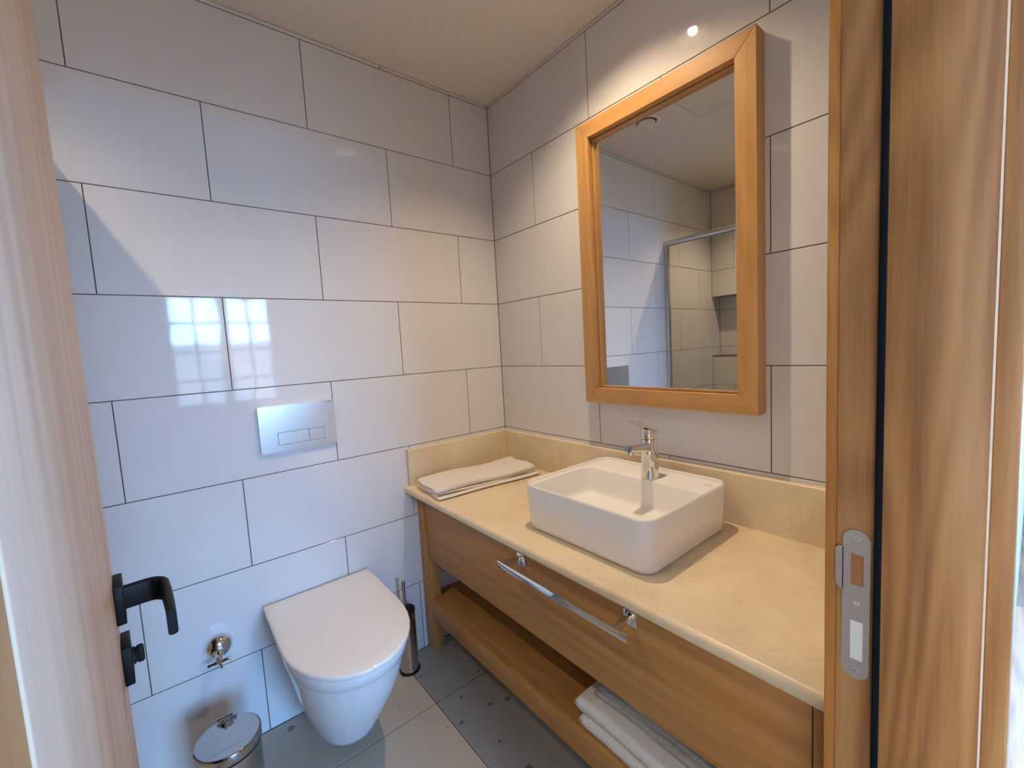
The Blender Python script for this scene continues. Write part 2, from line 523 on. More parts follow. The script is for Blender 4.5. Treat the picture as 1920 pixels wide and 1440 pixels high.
wall_with_window('wall_back', 'y', BY, .2, -3.2, 3.4, *W1)
wall_with_window('wall_right', 'x', 3.2, .2, BY, YO, *W2)
frame_m = plain('white_window_paint', (.62, .60, .57), .45)
def window(name, axis, pos, a0, a1, z0, z1, cols, rows):
    w = thing(name, (pos if axis == 'x' else (a0 + a1) / 2, pos if axis == 'y' else (a0 + a1) / 2, z0), kind='structure')
    def bx(nm, p, q, zz0, zz1, d0, d1, mat):
        s = -1 if axis == 'y' else 1
        if axis == 'y': lo, hi = (p, pos + s * d0, zz0), (q, pos + s * d1, zz1)
        else: lo, hi = (pos + s * d0, p, zz0), (pos + s * d1, q, zz1)
        return box(nm, lo, hi, mat, w)
    f = .055
    bx('frame_stile', a0, a0 + f, z0, z1, .06, .12, frame_m); bx('frame_stile', a1 - f, a1, z0, z1, .06, .12, frame_m)
    bx('frame_rail', a0 + f, a1 - f, z0, z0 + f, .06, .12, frame_m); bx('frame_rail', a0 + f, a1 - f, z1 - f, z1, .06, .12, frame_m)
    for c in range(1, cols):
        p = a0 + (a1 - a0) * c / cols; hw = .05 if c * 2 == cols else .014
        bx('mullion', p - hw, p + hw, z0 + f, z1 - f, .065, .115, frame_m)
    for r_ in range(1, rows):
        z = z0 + (z1 - z0) * r_ / rows
        bx('glazing_bar', a0 + f, a1 - f, z - .014, z + .014, .07, .11, frame_m)
    for c in range(cols):
        for r_ in range(rows):
            p0, p1 = a0 + (a1 - a0) * c / cols, a0 + (a1 - a0) * (c + 1) / cols
            q0, q1 = z0 + (z1 - z0) * r_ / rows, z0 + (z1 - z0) * (r_ + 1) / rows
            bx('pane', max(p0, a0 + f), min(p1, a1 - f), max(q0, z0 + f), min(q1, z1 - f), .088, .092, glass_m)
    return w
window('window_1', 'y', BY, W1[0], W1[1], W1[2], W1[3], 4, 4)
window('window_2', 'x', 3.2, W2[0], W2[1], W2[2], W2[3], 2, 3)
# sheer curtains gathered in front of the window
for x0, x1, lab in ((-1.52, -1.20, 'left'), (-.24, .10, 'right')):
    bm = bmesh.new(); n = 60
    top, bot = [], []
    for i in range(n + 1):
        x = x0 + (x1 - x0) * i / n
        yy = BY + .07 + .022 * math.sin(i * 1.25) + .006 * math.sin(i * .4)
        top.append((x, yy)); bot.append((x + .01 * math.sin(i), yy + .008 * math.sin(i * .6)))
    A_ = [bm.verts.new((p[0], p[1], 2.3)) for p in top]; B_ = [bm.verts.new((p[0], p[1], .1)) for p in bot]
    for i in range(n): bm.faces.new((A_[i], A_[i + 1], B_[i + 1], B_[i]))
    bmesh.ops.solidify(bm, geom=bm.faces[:], thickness=.002)
    finish(bm, 'curtain', curtain_m, label='gathered white curtain at the %s side of the bedroom window behind the viewer' % lab, cat='curtain')
rod = bmesh.new(); lathe(rod, (-1.6, BY + .07, 2.32), [(.012, 0), (.012, 1.65)], (1, 0, 0), 16)
finish(rod, 'curtain_rod', alu_m, label='slim metal curtain rod above the bedroom window', cat='curtain rod')
# daylight portals: guide the sky through the two windows
for nm, loc, rot, sx, sy in (('window_portal', ((W1[0] + W1[1]) / 2, BY - .21, (W1[2] + W1[3]) / 2), (R(90), 0, 0), W1[1] - W1[0], W1[3] - W1[2]),
                             ('window_portal', (3.41, (W2[0] + W2[1]) / 2, (W2[2] + W2[3]) / 2), (R(90), 0, R(90)), W2[1] - W2[0], W2[3] - W2[2])):
    ld = bpy.data.lights.new(nm, 'AREA'); ld.shape = 'RECTANGLE'; ld.size = sx; ld.size_y = sy
    lo = bpy.data.objects.new(nm, ld); COL.objects.link(lo); lo.location = loc; lo.rotation_euler = rot
    ld.cycles.is_portal = True
# outdoors
terr_m = plain('pale_terrace', (.62, .60, .56), .8)
box('ground', (-25, -30, -.3), (25, BY - .2, -.12), terr_m, kind='structure')
box('ground', (3.4, BY - .2, -.3), (25, 10, -.12), terr_m, kind='structure')
box('garden_wall', (-12, -10.2, -.12), (12, -10.0, 1.75), plain('white_garden_render', (.8, .79, .76), .9),
    label='low white rendered garden wall outside the bedroom window', cat='wall')
box('garden_wall', (9.0, -9.9, -.12), (9.2, 4, 1.5), plain('white_garden_render', (.8, .79, .76), .9),
    label='low white rendered garden wall outside the glazed balcony doors', cat='wall')

# ------------------------------------------------------------------ door frame
tr = thing('trim_1', (JR, YO, 0), kind='structure')         # strike side
box('lining', (JR, YO, 0), (JR + .02, YD, 2.08), jamb_m, tr)
box('door_stop', (SR, YO + .0, 0), (JR, YD - .044, 2.065), jamb_m, tr, bev=.0012, label='stop face of the oak frame with bold cathedral grain')
box('rubber_seal', (SR - .0006, YD - .0445, 0), (JR, YD - .0375, 2.06), rubber_m, tr, bev=.001, label='black rubber seal')
box('edge_band', (SR - .0006, YO - .0006, 0), (SR + .003, YO + .0010, 2.065), edge_m, tr, label='pale raw edge with its highlight painted in')
box('outer_architrave', (SR + .004, YO - .018, 0), (JR + .075, YO, 2.14), jamb_m, tr, bev=.002)
box('inner_architrave', (JR + .004, YD, 0), (JR + .075, YD + .0135, 2.14), trim_m, tr, bev=.0015)
# strike plate
def strike():
    s = thing_part('strike_plate', tr)
    return s
bm = bmesh.new()
def yz_plate(bm, outline, x0, x1):
    a = [bm.verts.new((x0, y, z)) for y, z in outline]; b_ = [bm.verts.new((x1, y, z)) for y, z in outline]
    n = len(a)
    for i in range(n): bm.faces.new((a[i], a[(i + 1) % n], b_[(i + 1) % n], b_[i]))
    bm.faces.new(a); bm.faces.new(b_[::-1])
yc, hw = -1.5275, .0135
zt, zb = 1.049, .859
def arc(cy, cz, r, a0, a1, n=10): return [(cy + r * math.cos(R(a0 + (a1 - a0) * i / n)), cz + r * math.sin(R(a0 + (a1 - a0) * i / n))) for i in range(n + 1)]
HL = [(1.018, .980), (.934, .883)]     # the two mouths
# plate split into strips round its two mouths so that they are real holes
def strip(y0, y1, z0, z1): bbox(bm, (JR - .0016, y0, z0), (JR + .0002, y1, z1))
mw = .0062
ymouth = yc - .001
yz_plate(bm, arc(yc, zt - hw, hw, 0, 180), JR - .0016, JR + .0002)
yz_plate(bm, arc(yc, zb + hw, hw, 180, 360), JR - .0016, JR + .0002)
strip(yc - hw, ymouth - mw, zb + hw, zt - hw)
strip(ymouth + mw, yc + hw, zb + hw, zt - hw)
strip(ymouth - mw, ymouth + mw, HL[0][0], zt - hw)
strip(ymouth - mw, ymouth + mw, HL[1][0], HL[0][1])
strip(ymouth - mw, ymouth + mw, zb + hw, HL[1][1])
lip = arc(YD - .0005, 1.020, .005, 0, 90, 5) + arc(YD + .0005, .976, .005, 270, 360, 5)
lip = [(yc + hw - .001, 1.025)] + [(YD - .003 + 0, 1.025), (YD + .001, 1.021), (YD + .001, .975), (YD - .003, .971)] + [(yc + hw - .001, .971)]
yz_plate(bm, lip, JR - .0016, JR + .0002)
sp = finish(bm, 'strike_plate', satin_m, tr, smooth=False, label='satin steel strike plate with rounded ends')
box('latch_mouth', (JR - .0004, ymouth - mw, HL[0][1]), (JR + .001, ymouth + mw, HL[0][0]), jamb_m, sp)
box('bolt_mouth', (JR - .0004, ymouth - mw, HL[1][1]), (JR + .001, ymouth + mw, HL[1][0]), white_m, sp, label='pale plastic box behind the bolt hole')
for z in (1.038, .957, .871):
    bm = bmesh.new(); lathe(bm, (JR - .0014, yc - .001, z), [(.0030, 0), (.0030, -.0008), (.0016, -.0008), (.0012, 0)], (1, 0, 0), 16)
    finish(bm, 'screw', chrome_m, sp)

tl = thing('trim_2', (JL, YO, 0), kind='structure')         # hinge side
box('lining', (JL - .02, YO, 0), (JL, YD, 2.08), jamb_m, tl)
box('door_stop', (JL, YO, 0), (SL, YD - .044, 2.065), jamb_m, tl, bev=.0012)
box('edge_band', (SL - .003, YD - .0446, 0), (SL + .0003, YD - .0437, 2.065), edge_m, tl, label='pale raw edge with its highlight painted in')
box('outer_architrave', (JL - .075, YO - .018, 0), (SL - .004, YO, 2.14), jamb_m, tl, bev=.002)
box('inner_architrave', (JL - .075, YD, 0), (JL - .004, YD + .0135, 2.14), trim_m, tl, bev=.0015)
th = thing('trim_3', (JL, YO, 2.06), kind='structure')      # head
box('lining', (JL, YO, 2.06), (JR, YD, 2.08), jamb_m, th)
box('door_stop', (SL, YO, 2.048), (SR, YD - .044, 2.06), jamb_m, th)
box('outer_architrave', (SL - .0038, YO - .018, 2.062), (SR + .0038, YO, 2.14), trim_x, th, bev=.002)
box('inner_architrave', (JL - .0038, YD, 2.062), (JR + .0038, YD + .0135, 2.14), trim_x, th, bev=.0015)

# ------------------------------------------------------------------ door leaf (opened into the bathroom), local x = along leaf, local -y = visible face side
hx, hy = -1.313, -1.538
ex, ey = -1.3600, -.885
ang = math.atan2(ey - hy, ex - hx)
dl = thing('door_1', (hx, hy, 0), kind='structure', rotz=ang)
LW = math.hypot(ex - hx, ey - hy)
box('door_leaf', (0, 0, .008), (LW, .040, 2.045), leaf_m, dl, bev=.0012)
for z in (.25, 1.05, 1.85):
    bm = bmesh.new(); lathe(bm, (-.006, .046, z), [(.006, 0), (.006, .09)], (0, 0, 1), 16); finish(bm, 'hinge', steel_m, dl)
# lever handle set
def rosette(nm, x, z):
    return box(nm, (x - .025, -.0095, z - .0250), (x + .025, 0, z + .0250), black_m, dl, bev=.0012)
hz = .9935; hxl = LW - .033
ro = rosette('handle_rosette', hxl, hz)
bm = bmesh.new()
path = []
for i in range(13):
    t = i / 12
    if t < .42: path.append((hxl, -.008 - t / .42 * .040, hz))
    else:
        a = (t - .42) / .58
        path.append((hxl - .018 * math.sin(a * PI / 2) - .0, -.048 - .018 * (1 - math.cos(a * PI / 2)), hz))
# flat strap: neck outwards, rounded bend, then along the leaf towards the hinge
path = [(hxl, -.008, hz), (hxl, -.022, hz)]
for i in range(0, 9):
    a = PI / 2 * i / 8
    path.append((hxl - .022 * (1 - math.cos(a)), -.031 - .019 * math.sin(a), hz))
path += [(hxl - .055, -.0505, hz), (hxl - .09, -.0500, hz), (hxl - .118, -.0490, hz)]
sweep(bm, path, rrect_s := rrect(0, 0, .0048, .0155, .0038, 4))
finish(bm, 'lever', black_m, ro, sharp=50)
kz = .9125
kr = rosette('thumb_turn_rosette', hxl, kz)
bm = bmesh.new(); lathe(bm, (hxl, -.009, kz), [(.011, 0), (.011, .003), (.009, .004), (.009, .006)], (0, -1, 0), 24)
bbox(bm, (hxl - .0045, -.0215, kz - .0115), (hxl + .0045, -.013, kz + .0115), .003)
finish(bm, 'thumb_turn', black_m, kr, sharp=45)
box('handle_rosette', (hxl - .026, .040, hz - .030), (hxl + .026, .049, hz + .030), black_m, dl, bev=.0012)
box('latch_forend', (LW - .0008, .010, .88), (LW + .0012, .030, 1.07), satin_m, dl)

# ------------------------------------------------------------------ vanity
CT = .733           # counter top height
VX = -.500          # vanity front
VY0, VY1 = -.003, YD + .012
va = thing('vanity_unit', (-.25, (VY0 + VY1) / 2, 0), 'warm oak washstand with one wide drawer front and an open lower shelf', 'vanity')
LG = .055
for x0 in (VX, -.065):
    for y0, y1 in ((VY0 - LG, VY0), (VY1, VY1 + LG)):
        box('leg', (x0, y0, 0), (x0 + LG, y1, .703), van_z, va, bev=.0015)
dr = box('drawer_front', (VX + .004, VY1 + LG + .003, .423), (VX + .024, VY0 - LG - .003, .700), van_y, va, bev=.0012)
box('drawer_box', (VX + .024, VY1 + LG + .01, .435), (-.02, VY0 - LG - .01, .69), van_y, va)
box('side_panel', (VX + LG, VY0 - .040, .43), (-.065, VY0 - .012, .70), van_y, va)
box('side_panel', (VX + LG, VY1 + .012, .43), (-.065, VY1 + .040, .70), van_y, va)
sh = box('shelf', (VX + .0302, VY1 + .002, .208), (-.012, VY0 - .002, .2320), van_y, va)
box('shelf_rail', (VX + .004, VY1 + LG, .154), (VX + .030, VY0 - LG, .2325), van_y, va, bev=.0015)
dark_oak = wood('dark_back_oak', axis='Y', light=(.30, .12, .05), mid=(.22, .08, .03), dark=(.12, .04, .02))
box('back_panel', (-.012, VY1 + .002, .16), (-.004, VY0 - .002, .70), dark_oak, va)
# drawer pull
ha = box('bar', (-.5725, -1.123, .648), (-.5685, -.668, .667), chrome_m, None, bev=.0006)
bpy.data.objects.remove(ha)
pull = box('handle', (-.5735, -1.125, .646), (-.5690, -.668, .665), chrome_m, dr, bev=.0005, label='long flat chrome pull')
for yy in (-.690, -1.082):
    box('mount', (VX - .0025, yy - .0175, .632), (VX + .005, yy + .0175, .667), chrome_m, pull, bev=.0005)
    box('post', (-.570, yy - .0065, .647), (VX - .001, yy + .0065, .661), chrome_m, pull, bev=.0005)

# counter
ct = thing('marble_countertop', (-.27, (VY0 + VY1) / 2, .703), 'cream marble worktop with a rounded front edge lying on the washstand', 'countertop')
bm = bmesh.new()
prof = []
x0, r_ = -.552, .012
for i in range(9):
    a = PI / 2 + PI / 2 * i / 8
    prof.append((x0 + r_ + r_ * math.cos(a), CT - r_ + r_ * math.sin(a)))
for i in range(9):
    a = PI + PI / 2 * i / 8
    prof.append((x0 + r_ + r_ * math.cos(a), .703 + r_ + r_ * math.sin(a)))
prof = [(-.001, CT)] + prof + [(-.001, .703)]
loft(bm, [[(px, yy, pz) for px, pz in prof] for yy in (-.001, YD + .001)])
finish(bm, 'slab', marble_m, ct, sharp=40)
# splashbacks: rounded upper edge
def splash(nm, axis, a0, a1):
    bm = bmesh.new()
    t, z1, r2 = .020, .8885, .006
    pr = [(0.0005, CT), (.0005, z1)] + [(t - r2 + r2 * math.sin(a), z1 - r2 + r2 * math.cos(a)) for a in [PI / 2 * i / 6 for i in range(7)]] + [(t, CT)]
    if axis == 'A': L = [[(u, -p, z) for p, z in pr] for u in (a0, a1)]
    else: L = [[(-p, u, z) for p, z in pr] for u in (a0, a1)]
    loft(bm, L)
    return finish(bm, nm, marble_m, ct, sharp=40)
splash('backsplash', 'A', -.532, -.0005)
splash('backsplash', 'B', -.0206, -.4575)
splash('backsplash', 'B', -.4585, YD + .001)

# ------------------------------------------------------------------ basin
BX0, BX1, BY0, BY1 = -.462, -.056, -1.113, -.662
bcx, bcy = (BX0 + BX1) / 2, (BY0 + BY1) / 2
bhx, bhy = (BX1 - BX0) / 2, (BY1 - BY0) / 2
ba = thing('basin', (bcx, bcy, CT), 'white rectangular countertop basin with rounded corners standing on the marble', 'sink')
bm = bmesh.new()
RZ = .873
def L(hx, hy, r, z, cx=bcx, cy=bcy): return [(x, y, z) for x, y in rrect(cx, cy, hx, hy, r, 8)]
loops = [L(bhx - .016, bhy - .016, .034, CT + .0002), L(bhx - .009, bhy - .009, .038, CT + .004), L(bhx - .005, bhy - .005, .041, CT + .014),
         L(bhx - .0005, bhy - .0005, .044, RZ - .03), L(bhx, bhy, .044, RZ - .006), L(bhx - .0008, bhy - .0008, .0435, RZ - .002), L(bhx - .003, bhy - .003, .042, RZ),
         L(bhx - .0055, bhy - .0055, .040, RZ - .0012), L(bhx - .0068, bhy - .0068, .039, RZ - .0045), L(bhx - .0078, bhy - .0078, .0385, RZ - .0088), L(bhx - .0092, bhy - .0092, .038, RZ - .0100)]
# bowl mouth, leaving the tap deck at the back
mx0, mx1 = BX0 + .0100, BX1 - .112
mcx, mhx = (mx0 + mx1) / 2, (mx1 - mx0) / 2
mhy = bhy - .0100
for dx, z, r2 in ((0, RZ - .0102, .034), (.0022, RZ - .0118, .034), (.0036, RZ - .0150, .034), (.0080, RZ - .06, .034), (.0105, RZ - .082, .034), (.0135, RZ - .0905, .033), (.019, RZ - .0955, .030), (.027, RZ - .0975, .028), (.07, RZ - .1005, .02)):
    loops.append([(x, y, z) for x, y in rrect(mcx, bcy, mhx - dx, mhy - dx, r2, 8)])
loops.append([(x, y, RZ - .1030) for x, y in rrect(mcx, bcy, .024, .024, .0239, 8)])
loft(bm, loops)
finish(bm, 'bowl', basin_m, ba, sharp=48)
bm = bmesh.new(); lathe(bm, (mcx, bcy, RZ - .1034), [(.022, 0), (.022, .003), (.018, .005), (.0, .006)], n=28); finish(bm, 'drain', chrome_m, ba)
bm = bmesh.new(); bbox(bm, (-.106, -1.079, RZ - .0104), (-.101, -1.062, RZ - .0098)); finish(bm, 'maker_mark', plain('grey_mark', (.35, .33, .30), .5), ba, smooth=False, label='tiny grey printed mark')

# ------------------------------------------------------------------ faucet
FX, FY, FZ = -.137, -.905, RZ - .0102
fa = thing('basin_faucet', (FX, FY, FZ), 'chrome single-lever mixer tap standing on the back ledge of the basin', 'faucet')
bm = bmesh.new()
sec = lambda hx, hy, z, r, dx=0: [(x, y, z) for x, y in rrect(FX + dx, FY, hx, hy, r, 6)]
loft(bm, [sec(.0262, .0242, FZ, .019), sec(.0262, .0242, FZ + .002, .019), sec(.0255, .0235, FZ + .004, .019), sec(.0245, .0222, FZ + .05, .0185), sec(.0238, .0216, FZ + .105, .018), sec(.0234, .0213, FZ + .1215, .018)])
finish(bm, 'body', chrome_m, fa, sharp=50)
bm = bmesh.new()
def ssec(t):
    hw_ = .0180 - .0035 * t; hh = .0150 - .0065 * t
    return rrect(0, 0, hw_, hh, min(.006, hh * .8), 4)
sweep(bm, [(FX - .004 - .108 * t, FY, FZ + .096 + .013 * t) for t in [i / 10 for i in range(11)]], ssec)
sp_ = finish(bm, 'spout', chrome_m, fa, sharp=50)
bm = bmesh.new(); lathe(bm, (FX - .098, FY, FZ + .103), [(.0105, 0), (.011, -.012), (.009, -.013), (.008, -.010)], n=24); finish(bm, 'aerator', chrome_m, sp_)
bm = bmesh.new()
# cap cut on a slant, rising towards the lever
lp = []
for z, k, tilt in ((FZ + .1230, 1, 0), (FZ + .1240, 1.02, 0), (FZ + .137, 1.02, .0), (FZ + .1455, 1.0, .30), (FZ + .1475, .92, .32)):
    lp.append([(x, y, z + tilt * -(x - FX)) for x, y in rrect(FX, FY, .0234 * k, .0213 * k, .018 * k, 6)])
loft(bm, lp)
cp = finish(bm, 'cap', chrome_m, fa, sharp=50)
bm = bmesh.new()
sweep(bm, [(FX + .021 - .102 * t, FY, FZ + .1425 + .042 * t + .004 * t * t) for t in [i / 10 for i in range(11)]], lambda t: rrect(0, 0, .0185 - .0050 * t, .0042 - .0012 * t, .002 - .0006 * t, 3))
finish(bm, 'lever', chrome_m, cp, sharp=50)
bm = bmesh.new(); lathe(bm, (FX - .0232, FY, FZ + .130), [(.0045, 0), (.0045, .002), (.003, .0026)], (-1, 0, 0), 16); finish(bm, 'indicator', alu_m, cp)

# ------------------------------------------------------------------ mirror
mi = thing('wall_mirror', (-.026, -.884, 1.068), 'tall mirror in a broad warm oak frame hung above the basin', 'mirror')
MY0, MY1, MZ0, MZ1, MF, MW = -1.188, -.580, 1.068, 2.062, -.052, .0545
def frame_piece(nm, pts_outer, pts_inner, mat):
    """mitred member: outer edge p->q, inner edge r->s"""
    bm = bmesh.new()
    (a, b_), (c, d) = pts_outer, pts_inner
    def row(x): return [(x, a[0], a[1]), (x, b_[0], b_[1]), (x, d[0], d[1]), (x, c[0], c[1])]
    lo_, hi_ = row(MF), row(-.0012)
    loft(bm, [hi_, lo_])
    bmesh.ops.bevel(bm, geom=bm.edges[:], offset=.0012, segments=1, affect='EDGES')
    return finish(bm, nm, mat, mi, smooth=False)
o_ = [(MY0, MZ0), (MY0, MZ1), (MY1, MZ1), (MY1, MZ0)]
i_ = [(MY0 + MW, MZ0 + MW), (MY0 + MW, MZ1 - MW), (MY1 - MW, MZ1 - MW), (MY1 - MW, MZ0 + MW)]
frame_piece('frame_stile', (o_[0], o_[1]), (i_[0], i_[1]), oak_z)
frame_piece('frame_stile', (o_[2], o_[3]), (i_[2], i_[3]), oak_z)
frame_piece('frame_rail', (o_[1], o_[2]), (i_[1], i_[2]), oak_y)
frame_piece('frame_rail', (o_[3], o_[0]), (i_[3], i_[0]), oak_y)
# inner bead behind a dark seam
iy0, iy1, iz0, iz1 = i_[0][0], i_[2][0], i_[0][1], i_[1][1]
g_ = .0028
for lo, hi, m in (((-.030, iy0 + g_, iz0 + g_), (-.0045, iy0 + .007, iz1 - g_), oak_z), ((-.030, iy1 - .007, iz0 + g_), (-.0045, iy1 - g_, iz1 - g_), oak_z),
                  ((-.030, iy0 + .007, iz0 + g_), (-.0045, iy1 - .007, iz0 + .007), oak_y), ((-.030, iy0 + .007, iz1 - .007), (-.0045, iy1 - .007, iz1 - g_), oak_y)):
    box('inner_bead', lo, hi, m, mi)
box('mirror_glass', (-.0200, iy0 - .002, iz0 - .002), (-.0160, iy1 + .002, iz1 + .002), mirror_m, mi, label='silvered mirror glass')

# ------------------------------------------------------------------ toilet
TX = -.917
def dring(w, yb, yf, ys, z, n=18, p=2.0, dx=0):
    """D outline: straight back and sides, rounded front; yb back, ys where the round starts, yf front"""
    pts = [(TX + w, yb), (TX + w, (yb * 2 + ys) / 3), (TX + w, (yb + ys * 2) / 3)]
    for i in range(n + 1):
        a = PI * i / n
        c, s = math.cos(a), math.sin(a)
        pts.append((TX + w * math.copysign(abs(c) ** (2 / p), c), ys + (yf - ys) * abs(s) ** (2 / p)))
    pts += [(TX - w, (yb + ys * 2) / 3), (TX - w, (yb * 2 + ys) / 3), (TX - w, yb)]
    for k in range(1, 4): pts.append((TX - w + 2 * w * k / 4, yb))
    return [(x + dx, y, z) for x, y in pts]
to = thing('wall_hung_toilet', (TX, -.28, .085), 'white wall-hung toilet with its flat lid closed', 'toilet')
bm = bmesh.new()
S = [(.070, -.290, -.16, .0745, 2.0), (.088, -.330, -.18, .0760, 2.1), (.097, -.345, -.19, .082, 2.2), (.102, -.354, -.20, .094, 2.2), (.114, -.385, -.22, .140, 2.2), (.129, -.422, -.25, .195, 2.2), (.143, -.458, -.27, .250, 2.2),
     (.155, -.488, -.28, .305, 2.2), (.163, -.508, -.29, .350, 2.15), (.1675, -.519, -.295, .3835, 2.1), (.1720, -.525, -.295, .3865, 2.1), (.1745, -.531, -.295, .391, 2.1), (.1760, -.538, -.298, .410, 2.1), (.1765, -.5395, -.298, .421, 2.1), (.1745, -.538, -.298, .4235, 2.1)]
loft(bm, [dring(w, -.0008, yf, ys, z, p=p) for w, yf, ys, z, p in S])
finish(bm, 'bowl', china_m, to, sharp=40)
bm = bmesh.new()
loft(bm, [dring(.1785, -.050, -.5465, -.300, z, p=2.08) for z in (.4240, .4345)])
bmesh.ops.bevel(bm, geom=[e for e in bm.edges if e.calc_face_angle(0) > 1], offset=.003, segments=2, affect='EDGES')
finish(bm, 'seat', seat_m, to, sharp=45)
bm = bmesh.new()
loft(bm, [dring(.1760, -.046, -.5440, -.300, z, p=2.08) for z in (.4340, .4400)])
finish(bm, 'gap_shade_filler', gap_m, to)  # dark filler slab: shade between seat and lid put into its colour
bm = bmesh.new()
loft(bm, [dring(.1835 - .0020, -.012, -.5545, -.300, .4385, p=2.08), dring(.1855 - .0020, -.010, -.5565, -.300, .4410, p=2.08), dring(.1855 - .0020, -.010, -.5565, -.300, .4480, p=2.08), dring(.1840 - .0020, -.0115, -.555, -.300, .4512, p=2.08),
          dring(.180 - .0020, -.016, -.551, -.300, .4530, p=2.08), dring(.150, -.045, -.515, -.31, .4545, p=2.15), dring(.08, -.11, -.43, -.28, .4555, p=2.15)])
finish(bm, 'lid', seat_m, to, sharp=50)
for s in (-1, 1):
    bm = bmesh.new(); lathe(bm, (TX + s * .075 - .02, -.030, .431), [(.0075, 0), (.0075, .04)], (1, 0, 0), 16); finish(bm, 'hinge', chrome_m, to)

# ------------------------------------------------------------------ flush plate
fp = thing('flush_plate', (-.930, 0, .973), 'satin chrome dual flush plate set in the tiled wall above the toilet', 'flush plate')
PX0, PX1, PZ0, PZ1 = -1.054, -.806, .973, 1.134
bm = bmesh.new()
def xz_slab(bm, x0, x1, z0, z1, y0, y1, r, n=5):
    A_ = [(x, z) for x, z in rrect((x0 + x1) / 2, (z0 + z1) / 2, (x1 - x0) / 2, (z1 - z0) / 2, r, n)]
    loft(bm, [[(x, y0, z) for x, z in A_], [(x, y1, z) for x, z in A_]])
xz_slab(bm, PX0, PX1, PZ0, PZ1, -.0002, -.0115, .004)
bmesh.ops.bevel(bm, geom=[e for e in bm.edges if e.calc_face_angle(0) > 1.2], offset=.001, segments=2, affect='EDGES')
finish(bm, 'plate', plate_m, fp, sharp=45)
bm = bmesh.new(); xz_slab(bm, -1.0005, -.8465, .9955, 1.0395, -.0112, -.0118, .003); finish(bm, 'button_gap', groove_m, fp, smooth=False)
for x0, x1 in ((-.9992, -.9009), (-.8989, -.8478)):
    bm = bmesh.new(); xz_slab(bm, x0, x1, .9968, 1.0382, -.0115, -.0124, .0025); finish(bm, 'button', plate_m, fp, smooth=False)
cu = bpy.data.curves.new('lettering', 'FONT'); cu.body = 'GEBERIT'; cu.size = .0062; cu.extrude = .00015; cu.align_x = 'RIGHT'
to_ = bpy.data.objects.new('lettering', cu); COL.objects.link(to_)
bpy.context.view_layer.update()
me = bpy.data.meshes.new_from_object(to_.evaluated_get(bpy.context.evaluated_depsgraph_get()))
bpy.data.objects.remove(to_)
lt = link('lettering', me, groove_m, fp, label='small dark maker name at the upper right')
lt.location = Vector((-.8105, -.0117, 1.1255)) - ORG[fp.name]; lt.rotation_euler = (R(90), 0, 0)

# ------------------------------------------------------------------ angle valve on the wall
VXc, VZc = -1.232, .374
av = thing('angle_valve', (VXc, 0, VZc), 'chrome stop valve with a round wall cover and cross handle left of the toilet', 'valve')
bm = bmesh.new(); lathe(bm, (VXc, -.0005, VZc), [(.041, 0), (.041, .003), (.039, .008), (.034, .018), (.027, .026), (.019, .031), (.0, .0325)], (0, -1, 0), 40)
finish(bm, 'wall_cover', chrome_m, av, sharp=60)
d = Vector((-.10, -.80, -.38)).normalized()
bm = bmesh.new(); lathe(bm, Vector((VXc, -.024, VZc - .004)), [(.011, 0), (.011, .018), (.008, .022), (.008, .036), (.006, .038)], d, 20)
st = finish(bm, 'stem', chrome_m, av, sharp=50)
bm = bmesh.new(); c = Vector((VXc, -.024, VZc - .004)) + d * .040
u, v, d2 = basis(d)
for k in range(4):
    dd = (u * math.cos(PI / 2 * k + .12) + v * math.sin(PI / 2 * k + .12))
    lathe(bm, c + dd * .004, [(.0062, 0), (.0048, .014), (.0058, .025), (.0045, .0275)], dd, 12)
lathe(bm, c - d * .005, [(.0075, 0), (.0085, .004), (.007, .010), (.003, .012)], d, 16)
finish(bm, 'cross_handle', chrome_m, av, sharp=50)

# ------------------------------------------------------------------ pedal bin
NX, NY_, = -1.243, -.283
bn = thing('pedal_bin', (NX, NY_, 0), 'small round stainless steel pedal bin with a mirror-bright lid', 'bin')
bm = bmesh.new(); lathe(bm, (NX, NY_, .0), [(.0750, .012), (.0755, .014), (.0755, .236)], n=56); finish(bm, 'body', steel_m, bn, sharp=50)
bm = bmesh.new(); lathe(bm, (NX, NY_, 0), [(.078, 0), (.078, .013), (.075, .016)], n=48); finish(bm, 'base_ring', black_m, bn, sharp=50)
bm = bmesh.new(); lathe(bm, (NX, NY_, 0), [(.077, .235), (.077, .241)], n=56); finish(bm, 'rim', black_m, bn, sharp=50)
bm = bmesh.new(); lathe(bm, (NX, NY_, 0), [(.0785, .241), (.0790, .243), (.0790, .262), (.0784, .2655), (.0765, .2675), (.0740, .2680), (.0, .2683)], n=64); finish(bm, 'lid', plain('mirror_steel_lid', (.52, .53, .54), .035, 1., .01), bn, sharp=50)
bm = bmesh.new(); bbox(bm, (NX - .018, NY_ - .115, .010), (NX + .018, NY_ - .074, .016), .002); finish(bm, 'pedal', black_m, bn, sharp=50)
bm = bmesh.new(); bbox(bm, (NX - .020, NY_ + .074, .215), (NX + .020, NY_ + .092, .262), .003); finish(bm, 'hinge', black_m, bn, sharp=50)

